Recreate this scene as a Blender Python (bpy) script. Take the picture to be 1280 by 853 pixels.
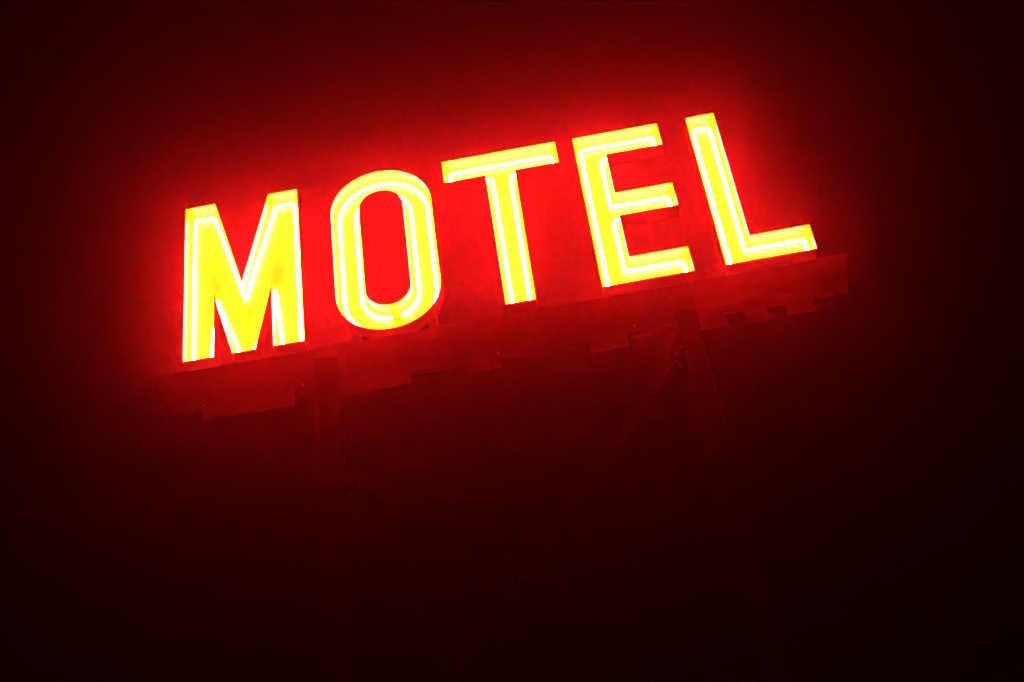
import bpy, bmesh, math, random
from mathutils import Vector, Matrix, noise

sc = bpy.context.scene
for o in list(bpy.data.objects):
    bpy.data.objects.remove(o)

# ------------------------------------------------------------------ camera, world, exposure
BASE = 6.73                                   # height of the letters' foot above the ground (m)
CAM = Vector((2.166, -6.515, BASE - 5.125))   # eye height about 1.6 m

cam_d = bpy.data.cameras.new('camera')
cam_d.sensor_width = 36.0
cam_d.lens = 50.63
cam_d.clip_start = 0.05
cam_d.clip_end = 2000
cam_d.dof.use_dof = True
cam_d.dof.focus_distance = 11.0
cam_d.dof.aperture_fstop = 1.4
cam = bpy.data.objects.new('camera', cam_d)
sc.collection.objects.link(cam)
# columns: right, up, back
cam.matrix_world = Matrix(((0.98397, 0.17546, 0.03183, CAM.x),
                           (0.13005, -0.58393, -0.80132, CAM.y),
                           (-0.12201, 0.79261, -0.59739, CAM.z),
                           (0, 0, 0, 1)))
sc.camera = cam

world = bpy.data.worlds.new('World')
sc.world = world
world.use_nodes = True
wn = world.node_tree
sky = wn.nodes.new('ShaderNodeTexSky')
sky.sky_type = 'NISHITA'
sky.sun_disc = False
sky.sun_elevation = math.radians(-5.5)        # night: the sun is well below the horizon
sky.sun_rotation = math.radians(200)
wn.links.new(sky.outputs[0], wn.nodes['Background'].inputs['Color'])
wn.nodes['Background'].inputs['Strength'].default_value = 0.05

sc.view_settings.view_transform = 'Standard'
sc.view_settings.look = 'None'
sc.view_settings.exposure = 0
sc.view_settings.gamma = 1
cy = sc.cycles
cy.use_denoising = True
cy.denoising_prefilter = 'ACCURATE'
cy.denoiser = 'OPENIMAGEDENOISE'
cy.volume_bounces = 0
cy.max_bounces = 6
cy.diffuse_bounces = 3
cy.sample_clamp_indirect = 60

TUBE = (8000.0, 55.0, 46.0)      # radiance of the red-orange neon (far past the film's white in red)
FOG_DENSITY = 0.00066
FOG_G = 0.955

# ------------------------------------------------------------------ helpers
def link(o, parent=None):
    sc.collection.objects.link(o)
    if parent is not None:
        o.parent = parent
    return o

def mesh_obj(name, bm, mats, parent=None, smooth=False):
    bmesh.ops.recalc_face_normals(bm, faces=bm.faces[:])
    me = bpy.data.meshes.new(name)
    bm.to_mesh(me)
    bm.free()
    for m in (mats if isinstance(mats, (list, tuple)) else [mats]):
        me.materials.append(m)
    if smooth:
        for p in me.polygons:
            p.use_smooth = True
    return link(bpy.data.objects.new(name, me), parent)

def W(x, y, z=0.0):
    """sign coordinates (x along the word, y up, z out towards the viewer) -> world"""
    return Vector((x, -z, y + BASE))

def front(x, y, z):
    """point of the plane at depth z that lies behind/before (x, y) of the letters' front plane, seen from the street"""
    cx, cyy, cz = 2.166, -5.125, 6.515
    k = (cz - z) / cz
    return (cx + (x - cx) * k, cyy + (y - cyy) * k, z)

def new_mat(name):
    m = bpy.data.materials.new(name)
    m.use_nodes = True
    nt = m.node_tree
    return m, nt, nt.nodes['Principled BSDF']

def paint(name, base, dark, rust, rough=0.45, rust_amount=0.5, scale=6.0, bump=0.25, metallic=0.0, fine=90.0):
    """weathered paint: two tones of paint, rust blooms, fine hammered relief"""
    m, nt, b = new_mat(name)
    N, L = nt.nodes, nt.links
    tc = N.new('ShaderNodeTexCoord')
    n1 = N.new('ShaderNodeTexNoise'); n1.inputs['Scale'].default_value = scale; n1.inputs['Detail'].default_value = 8; n1.inputs['Roughness'].default_value = .65
    n2 = N.new('ShaderNodeTexNoise'); n2.inputs['Scale'].default_value = scale * .45; n2.inputs['Detail'].default_value = 10; n2.inputs['Roughness'].default_value = .7
    n3 = N.new('ShaderNodeTexNoise'); n3.inputs['Scale'].default_value = fine; n3.inputs['Detail'].default_value = 3
    for n in (n1, n2, n3):
        L.new(tc.outputs['Object'], n.inputs['Vector'])
    mx = N.new('ShaderNodeMix'); mx.data_type = 'RGBA'
    mx.inputs[6].default_value = (*dark, 1); mx.inputs[7].default_value = (*base, 1)
    L.new(n1.outputs['Fac'], mx.inputs[0])
    rp = N.new('ShaderNodeValToRGB')
    rp.color_ramp.elements[0].position = 1 - rust_amount - .04
    rp.color_ramp.elements[1].position = 1 - rust_amount + .1
    L.new(n2.outputs['Fac'], rp.inputs[0])
    m2 = N.new('ShaderNodeMix'); m2.data_type = 'RGBA'
    m2.inputs[7].default_value = (*rust, 1)
    L.new(rp.outputs[0], m2.inputs[0]); L.new(mx.outputs[2], m2.inputs[6])
    L.new(m2.outputs[2], b.inputs['Base Color'])
    mr = N.new('ShaderNodeMapRange'); mr.inputs[3].default_value = rough; mr.inputs[4].default_value = min(1, rough + .35)
    L.new(rp.outputs[0], mr.inputs[0]); L.new(mr.outputs[0], b.inputs['Roughness'])
    b.inputs['Metallic'].default_value = metallic
    bp = N.new('ShaderNodeBump'); bp.inputs['Strength'].default_value = bump; bp.inputs['Distance'].default_value = .004
    ad = N.new('ShaderNodeMath'); ad.operation = 'ADD'
    L.new(n3.outputs['Fac'], ad.inputs[0]); L.new(n1.outputs['Fac'], ad.inputs[1])
    L.new(ad.outputs[0], bp.inputs['Height']); L.new(bp.outputs[0], b.inputs['Normal'])
    return m

M_INSIDE = paint('yellow_enamel', (.86, .83, .007), (.84, .80, .006), (.83, .79, .006), .35, .28, 5, .15)
M_INSIDE.node_tree.nodes['Principled BSDF'].inputs['Specular IOR Level'].default_value = .12
M_INSIDE.node_tree.nodes['Principled BSDF'].inputs['Roughness'].default_value = .6
M_OUT = paint('dark_red_enamel', (.05, .012, .01), (.03, .01, .008), (.06, .03, .015), .5, .35)
M_PANEL = paint('weathered_red_fascia', (.12, .04, .03), (.04, .016, .013), (.13, .08, .035), .4, .45, 16, .8, 0, 60)
M_RUST_LIT = paint('rusty_fascia_lit_tan', (.52, .50, .20), (.20, .12, .06), (.40, .24, .08), .5, .45, 9, .6, 0, 60)  # rust mottle, plus bright tan painted in for warm light on this end
M_STEEL = paint('painted_post_steel', (.045, .028, .024), (.024, .016, .016), (.07, .04, .02), .5, .5, 4, .4)
M_BOLT = paint('galvanised_bolt', (.6, .6, .58), (.4, .4, .4), (.35, .2, .1), .3, .3, 40, .2, .9)
M_CABLE = paint('black_cable_rubber', (.06, .05, .05), (.03, .03, .03), (.06, .04, .03), .5, .3)

m, nt, b = new_mat('lit_neon_gas')
b.inputs['Base Color'].default_value = (.9, .8, .8, 1)
b.inputs['Roughness'].default_value = .1
mxv = max(TUBE)
b.inputs['Emission Color'].default_value = (TUBE[0] / mxv, TUBE[1] / mxv, TUBE[2] / mxv, 1)
b.inputs['Emission Strength'].default_value = mxv
M_NEON = m

def box_bm(bm, a, bb, mat=0):
    """axis aligned box in sign coordinates"""
    (x0, y0, z0), (x1, y1, z1) = a, bb
    vs = [bm.verts.new(W(x, y, z)) for z in (z0, z1) for y in (y0, y1) for x in (x0, x1)]
    for f in ((0, 1, 3, 2), (4, 6, 7, 5), (0, 4, 5, 1), (2, 3, 7, 6), (0, 2, 6, 4), (1, 5, 7, 3)):
        fc = bm.faces.new([vs[i] for i in f]); fc.material_index = mat
    return vs

def tube_bm(bm, pts, r, n=8, closed=False):
    m_ = len(pts)
    rings = []
    prev = None
    for i in range(m_):
        a = pts[(i - 1) % m_] if (closed or i > 0) else pts[i]
        c = pts[(i + 1) % m_] if (closed or i < m_ - 1) else pts[i]
        t = (c - a).normalized()
        u = Vector((0, 1, 0)) if prev is None else prev
        u = (u - t * u.dot(t))
        if u.length < 1e-4:
            u = Vector((1, 0, 0)) - t * t.x
        u.normalize(); prev = u
        v = t.cross(u)
        rings.append([bm.verts.new(pts[i] + (u * math.cos(k * 2 * math.pi / n) + v * math.sin(k * 2 * math.pi / n)) * r) for k in range(n)])
    rng = range(m_) if closed else range(m_ - 1)
    for i in rng:
        A, B = rings[i], rings[(i + 1) % m_]
        for k in range(n):
            bm.faces.new((A[k], A[(k + 1) % n], B[(k + 1) % n], B[k]))
    if not closed:
        bm.faces.new(rings[0]); bm.faces.new(rings[-1][::-1])

# ------------------------------------------------------------------ ground
bm = bmesh.new()
random.seed(4)
G = 24
for i in range(G + 1):
    for j in range(G + 1):
        x = -60 + 120 * i / G; y = -60 + 120 * j / G
        bm.verts.new((x, y, .03 * noise.noise(Vector((x * .2, y * .2, 0)))))
bm.verts.ensure_lookup_table()
for i in range(G):
    for j in range(G):
        bm.faces.new([bm.verts[k] for k in (i * (G + 1) + j, (i + 1) * (G + 1) + j, (i + 1) * (G + 1) + j + 1, i * (G + 1) + j + 1)])
g = mesh_obj('ground', bm, paint('asphalt', (.045, .043, .04), (.03, .03, .03), (.055, .05, .05), .7, .4, 1.5, .6), smooth=True)
g['kind'] = 'structure'

# ------------------------------------------------------------------ the sign
sign = bpy.data.objects.new('motel_sign', None)
sign.location = (1.85, 0, 0)
link(sign)
sign['label'] = 'glowing red and yellow neon MOTEL roadside sign on two steel posts in fog'
sign['category'] = 'sign'
bpy.context.view_layer.update()
def part(name, bm, mats, parent=None, smooth=False):
    o = mesh_obj(name, bm, mats, None, smooth)
    p = parent or sign
    o.parent = p
    o.matrix_parent_inverse = Matrix.Translation(-Vector(sign.location))
    if p is not sign:
        o.matrix_parent_inverse = Matrix.Identity(4)
    return o

DEPTH = .106       # depth of the open letter troughs
TZ = -.082         # the tubes' depth behind the rim
INSET = .037
TR = .0068

def arc(cx, cyy, rx, ry, a0, a1, n):
    return [(cx + rx * math.cos(math.radians(a0 + (a1 - a0) * k / n)), cyy + ry * math.sin(math.radians(a0 + (a1 - a0) * k / n))) for k in range(n + 1)]

def stadium(cx, hw, y0, y1, ry, n=22):
    return arc(cx, y1 - ry, hw, ry, 0, 180, n) + arc(cx, y0 + ry, hw, ry, 180, 360, n)

M_P = [(0, 1.2), (.192, 1.2), (.354, .521), (.530, 1.2), (.717, 1.2), (.721, 0), (.536, 0), (.536, .455), (.429, 0), (.294, 0), (.184, .455), (.182, 0), (0, 0)]
T_P = [(1.640, 1.203), (2.361, 1.203), (2.361, 1.025), (2.087, 1.025), (2.081, 0), (1.904, 0), (1.900, 1.025), (1.640, 1.025)]
E_P = [(2.470, 1.2), (3.006, 1.2), (3.008, 1.017), (2.657, 1.017), (2.656, .693), (3.007, .693), (3.009, .510), (2.654, .510), (2.656, .184), (3.002, .184), (3.005, 0), (2.469, 0)]
L_P = [(3.184, 1.2), (3.363, 1.2), (3.364, .183), (3.714, .183), (3.713, 0), (3.188, 0)]
O_P = stadium(1.2335, .315, -.026, 1.224, .30)[::-1]      # clockwise like the others
O_I = stadium(1.2335, .136, .151, 1.060, .135)[::-1]

def offset(poly, d):
    """inset a clockwise polygon by d (mitred)"""
    out = []
    n = len(poly)
    for i in range(n):
        a, p, c = Vector(poly[i - 1]), Vector(poly[i]), Vector(poly[(i + 1) % n])
        e1 = (p - a).normalized(); e2 = (c - p).normalized()
        n1 = Vector((e1.y, -e1.x)); n2 = Vector((e2.y, -e2.x))   # inward for clockwise
        k = 1 + n1.dot(n2)
        q = (n1 + n2) / max(k, .25)
        out.append(p + q * d)
    return out

def rounded(poly, r, seg=5):
    out = []
    n = len(poly)
    for i in range(n):
        a, p, c = poly[i - 1], poly[i], poly[(i + 1) % n]
        d1 = min(r, (a - p).length * .45); d2 = min(r, (c - p).length * .45)
        s = p + (a - p).normalized() * d1; e = p + (c - p).normalized() * d2
        ang = (p - a).angle(c - p, 0)
        if ang < .2:
            out.append(p); continue
        for k in range(seg + 1):
            t = k / seg
            out.append(s * (1 - t) ** 2 + p * 2 * t * (1 - t) + e * t * t)
    return out

def densify(pts, step=.06):
    out = []
    n = len(pts)
    for i in range(n):
        a, c = pts[i], pts[(i + 1) % n]
        k = max(1, int((c - a).length / step))
        out += [a + (c - a) * j / k for j in range(k)]
    return out

def letter(char, outer, inner=None):
    bm = bmesh.new()
    T = .0022
    lip = .006
    def loop(poly, z):
        return [bm.verts.new(W(p[0], p[1], z)) for p in poly]
    def wall(A, B, mat):
        n = len(A)
        for i in range(n):
            f = bm.faces.new((A[i], A[(i + 1) % n], B[(i + 1) % n], B[i])); f.material_index = mat
    rings = [(outer, 1)] + ([(inner, -1)] if inner else [])
    back_in, back_out = [], []
    for poly, sgn in rings:
        po = poly
        pi_ = [tuple(v) for v in offset(poly, T * sgn)]
        fo, bo = loop(po, 0), loop(po, -DEPTH)
        fi, bi = loop(pi_, 0), loop(pi_, -DEPTH + .003)
        wall(fo, bo, 1); wall(fi, bi, 0); wall(fo, fi, 1)
        back_in.append(bi); back_out.append(bo)
    if inner is None:
        f = bm.faces.new(back_in[0]); f.material_index = 0
        f = bm.faces.new(back_out[0]); f.material_index = 1
    else:
        for (A, B), mt in (((back_in[0], back_in[1]), 0), ((back_out[0], back_out[1]), 1)):
            n = len(A)
            for i in range(n):
                f = bm.faces.new((A[i], A[(i + 1) % n], B[(i + 1) % n], B[i])); f.material_index = mt
    o = part('channel_letter', bm, [M_INSIDE, M_OUT])
    o['label'] = 'open yellow trough letter %s with red neon outline' % char
    # neon outline
    rnd = random.Random(ord(char))
    for poly, sgn in rings:
        path = rounded(offset(poly, INSET * sgn), .022) if len(poly) < 20 else offset(poly, INSET * sgn)
        path = densify(path, .05)
        # the tube is open at the foot, where its two ends turn back to their electrodes
        k = min(range(len(path)), key=lambda i: abs(path[i].y - min(p.y for p in path)) + abs(path[i].x - (sum(p.x for p in path) / len(path))) * .05)
        path = path[k:] + path[:k]
        pts = [W(p.x, p.y, TZ + .003 * noise.noise(Vector((p.x * 5, p.y * 5, 1)))) for p in path[:-1] if True]
        pts = [W(path[0].x, path[0].y, -DEPTH + .01)] + pts + [W(path[-2].x, path[-2].y, -DEPTH + .01)]
        tb = bmesh.new()
        tube_bm(tb, pts, TR, 8)
        part('neon_tube', tb, M_NEON, o, True)
        for q in (pts[0], pts[-1]):
            eb = bmesh.new()
            tube_bm(eb, [q + Vector((0, .006, 0)), q + Vector((0, -.02, 0))], TR * 1.25, 10)
            part('electrode', eb, M_INSIDE, o)
        # glass stand-offs every 40 cm or so
        step = max(5, len(path) // 7)
        for i in range(3, len(path) - 3, step):
            q = W(path[i].x, path[i].y, 0)
            sb = bmesh.new()
            tube_bm(sb, [Vector((q.x, DEPTH - .004, q.z)), Vector((q.x, -TZ + TR * .6, q.z))], .0035, 6)
            part('tube_support', sb, M_BOLT, o)
    return o

letter('M', M_P)
letter('O', O_P, O_I)
letter('T', T_P)
letter('E', E_P)
letter('L', L_P)

# uprights behind the letters' stems, rising from the carrying beam
for x, top in ((.09, 1.0), (.63, 1.0), (1.005, .85), (1.46, .85), (1.99, 1.0), (2.56, 1.0), (3.27, 1.0)):
    bm = bmesh.new()
    box_bm(bm, (x - .025, -.205, -DEPTH - .047), (x + .025, top, -DEPTH - .001))
    part('letter_mount', bm, M_STEEL)
    bm = bmesh.new()
    box_bm(bm, (x - .015, -.20, -DEPTH - .001), (x + .015, -.17, -.020))
    part('fascia_bracket', bm, M_STEEL)
bm = bmesh.new()
box_bm(bm, (-.10, -.20, -DEPTH - .15), (3.78, -.06, -DEPTH - .049))
part('carrying_beam', bm, M_STEEL)

# fascia: a row of sheets leaning out at the foot, with tabs hanging below it
def zf(y):           # leaning plane of the fascia
    return -.03 - y * .10

def sheet(pts, name, mat, lift=0.0, thick=.004, nx=10, dent=0.004, label=None, ny=6):
    """pts: four corners seen from the street (tl, tr, br, bl); buckled a little, with real thickness"""
    bm = bmesh.new()
    tl, tr, br, bl = [Vector(p) for p in pts]
    A, B = [], []
    for j in range(ny + 1):
        ra, rb = [], []
        for i in range(nx + 1):
            u, v = i / nx, j / ny
            p = (tl * (1 - u) + tr * u) * (1 - v) + (bl * (1 - u) + br * u) * v
            z = zf(p.y) + lift
            if mat is M_RUST_LIT:      # this end of the fascia is bent and bulges outwards along its foot
                ridge = -.285 + .035 * math.sin((p.x - 3.0) * 5.5)
                z += (.014 + .020 * noise.noise(Vector((p.x * 9, p.y * 20, 3)))) * math.exp(-((p.y - ridge) / .045) ** 2) * math.exp(-((p.x - 3.22) / .34) ** 2)
                if p.y < ridge:
                    z += .010 * math.exp(-((p.x - 3.25) / .35) ** 2)
            x, y, z = front(p.x, p.y, z)
            z += dent * noise.noise(Vector((x * 3.1, y * 6, 2))) + dent * .5 * noise.noise(Vector((x * 11, y * 13, 5)))
            ra.append(bm.verts.new(W(x, y, z))); rb.append(bm.verts.new(W(x, y, z - thick)))
        A.append(ra); B.append(rb)
    for j in range(ny):
        for i in range(nx):
            bm.faces.new((A[j][i], A[j][i + 1], A[j + 1][i + 1], A[j + 1][i]))
            bm.faces.new((B[j][i], B[j + 1][i], B[j + 1][i + 1], B[j][i + 1]))
    for i in range(nx):
        bm.faces.new((A[0][i], B[0][i], B[0][i + 1], A[0][i + 1]))
        bm.faces.new((A[ny][i], A[ny][i + 1], B[ny][i + 1], B[ny][i]))
    for j in range(ny):
        bm.faces.new((A[j][0], A[j + 1][0], B[j + 1][0], B[j][0]))
        bm.faces.new((A[j][nx], B[j][nx], B[j + 1][nx], A[j + 1][nx]))
    o = part(name, bm, mat)
    if label:
        o['label'] = label
    return o

TOPY = -.075
e = .0025
FS = [((-.175, TOPY), (.764, TOPY), (.764, -.352), (-.060, -.355), M_PANEL, 18),
      ((.764 + e, TOPY), (.914 - e, TOPY), (.914 - e, -.165), (.764 + e, -.140), M_PANEL, 4),
      ((.914, TOPY), (1.306, TOPY), (1.306, -.351), (.914, -.352), M_PANEL, 10),
      ((1.306 + e, TOPY), (2.02, TOPY), (2.02, -.354), (1.306 + e, -.351), M_PANEL, 14),
      ((2.02 + e, TOPY), (2.832, TOPY), (2.832, -.350), (2.02 + e, -.356), M_PANEL, 18),
      ((2.832 + e, TOPY), (2.957 - e, TOPY), (2.957 - e, -.272), (2.832 + e, -.268), M_PANEL, 4),
      ((2.957, TOPY), (3.862, TOPY), (3.800, -.346), (2.957, -.345), M_RUST_LIT, 20)]
for tl, tr, br, bl, mt, nx in FS:
    sheet((tl, tr, br, bl), 'fascia_panel', mt, 0, nx=nx, ny=16 if mt is M_RUST_LIT else 6, label='rust mottled fascia panel, its lit patch coloured in as tan' if mt is M_RUST_LIT else None)
TABS = [(.120, .642, -.434, M_PANEL), (.912, 1.305, -.436, M_PANEL), (1.645, 1.822, -.424, M_PANEL), (2.330, 2.545, -.440, M_PANEL),
        (2.955, 3.108, -.425, M_RUST_LIT), (3.216, 3.338, -.428, M_RUST_LIT), (3.446, 3.600, -.429, M_RUST_LIT)]
rnd = random.Random(8)
for x0, x1, yb, mt in TABS:
    s = rnd.uniform(-.004, .004)
    sheet(((x0, -.325), (x1, -.325 + s), (x1 + .004, yb + s), (x0 - .002, yb - s)), 'hanging_tab', mt, .007, nx=6, ny=3)
for x, y in ((.128, -.335), (1.818, -.338), (.70, -.31), (2.60, -.31), (3.73, -.12)):
    bx, by, bz = front(x, y, zf(y) + .008)
    bm = bmesh.new()
    bmesh.ops.create_cone(bm, cap_ends=True, segments=6, radius1=.005, radius2=.004, depth=.007,
                          matrix=Matrix.Translation(W(bx, by, bz)) @ Matrix.Rotation(math.radians(90), 4, 'X'))
    part('bolt', bm, M_BOLT)

# ------------------------------------------------------------------ posts and cross braces
GY = -BASE
def prism_bm(bm, a, c, wx, wz):
    """hollow-section bar from a to c (sign coords), width wx across, wz deep, chamfered corners"""
    A, C = W(*a), W(*c)
    t = (C - A).normalized()
    d = Vector((0, 1, 0)); s = t.cross(d).normalized(); d = s.cross(t)
    ch = min(wx, wz) * .08
    prof = [(wx / 2 - ch, wz / 2), (wx / 2, wz / 2 - ch), (wx / 2, -wz / 2 + ch), (wx / 2 - ch, -wz / 2), (-wx / 2 + ch, -wz / 2), (-wx / 2, -wz / 2 + ch), (-wx / 2, wz / 2 - ch), (-wx / 2 + ch, wz / 2)]
    ra = [bm.verts.new(A + s * x + d * z) for x, z in prof]
    rc = [bm.verts.new(C + s * x + d * z) for x, z in prof]
    n = len(prof)
    for i in range(n):
        bm.faces.new((ra[i], ra[(i + 1) % n], rc[(i + 1) % n], rc[i]))
    bm.faces.new(ra[::-1]); bm.faces.new(rc)

PZ = -.12
def post(xt, yt, xb, w):
    """xt at the top, xb at ground"""
    bm = bmesh.new()
    prism_bm(bm, (xb, GY - .3, PZ), (xt, yt, PZ), w, .10)
    o = part('support_post', bm, M_STEEL)
    fb = bmesh.new()
    for s in (-1, 1):      # raised flanges make it read as a rolled section
        dx = s * (w / 2 - .008)
        prism_bm(fb, (xb + dx, GY - .3, PZ + .054), (xt + dx, yt, PZ + .054), .014, .010)
    part('flange', fb, M_STEEL, o)
    return o
ax, _, _ = front(.840, -.15, PZ + .05)
post(ax, -.07, ax - .09, .150)
ax, _, _ = front(2.899, -.272, PZ + .05)
post(ax, -.07, ax, .128)
def brace(a, c, z):
    bm = bmesh.new()
    p, q = front(a[0], a[1], z), front(c[0], c[1], z)
    k = Vector(q) - Vector(p)
    prism_bm(bm, p, q, .045, .045)
    part('cross_brace', bm, M_STEEL)
    for e_, f_ in ((p, q), (q, p)):       # bolted gusset plate at each end
        d = (Vector(f_) - Vector(e_)).normalized()
        gm = bmesh.new()
        prism_bm(gm, tuple(Vector(e_) - d * .03), tuple(Vector(e_) + d * .14), .11, .058)
        go = part('gusset_plate', gm, M_STEEL)
        for k in (.05, .11):
            hx = Vector(e_) + d * k
            hm = bmesh.new()
            tube_bm(hm, [W(hx.x, hx.y, z + .028), W(hx.x, hx.y, z + .040)], .010, 6)
            part('bolt', hm, M_BOLT, go)
brace((2.86, -.50), (.86, -2.80), PZ - .03)
brace((.86, -.93), (2.86, -2.60), PZ + .02)
brace((2.86, -3.0), (.86, -5.2), PZ - .03)
brace((.86, -3.1), (2.86, -5.0), PZ + .02)

# ------------------------------------------------------------------ a slack cable off to the lower right
bm = bmesh.new()
pts = []
a = Vector(front(2.2, -3.1, -1.0)); c = Vector(front(6.6, -1.75, -1.0))
for i in range(31):
    t = i / 30
    p = a.lerp(c, t); p.y -= .10 * 4 * t * (1 - t)
    pts.append(W(*p))
tube_bm(bm, pts, .008, 6)
cb = mesh_obj('overhead_cable', bm, M_CABLE, smooth=True)
cb['label'] = 'thin dark cable running up to the right, behind and below the sign'
cb['category'] = 'cable'

# ------------------------------------------------------------------ fog
bm = bmesh.new()
bmesh.ops.create_cube(bm, size=1)
for v in bm.verts:
    v.co = Vector((v.co.x * 130 + 2, v.co.y * 130, (v.co.z + .5) * 13 - 1.2))
hz = mesh_obj('haze', bm, [])
m = bpy.data.materials.new('fog'); m.use_nodes = True
nt = m.node_tree; nt.nodes.clear()
out = nt.nodes.new('ShaderNodeOutputMaterial')
pv = nt.nodes.new('ShaderNodeVolumePrincipled')
pv.inputs['Color'].default_value = (.80, .80, .96, 1)
pv.inputs['Density'].default_value = FOG_DENSITY
pv.inputs['Anisotropy'].default_value = FOG_G
nt.links.new(pv.outputs[0], out.inputs['Volume'])
hz.data.materials.clear(); hz.data.materials.append(m)
hz['kind'] = 'stuff'
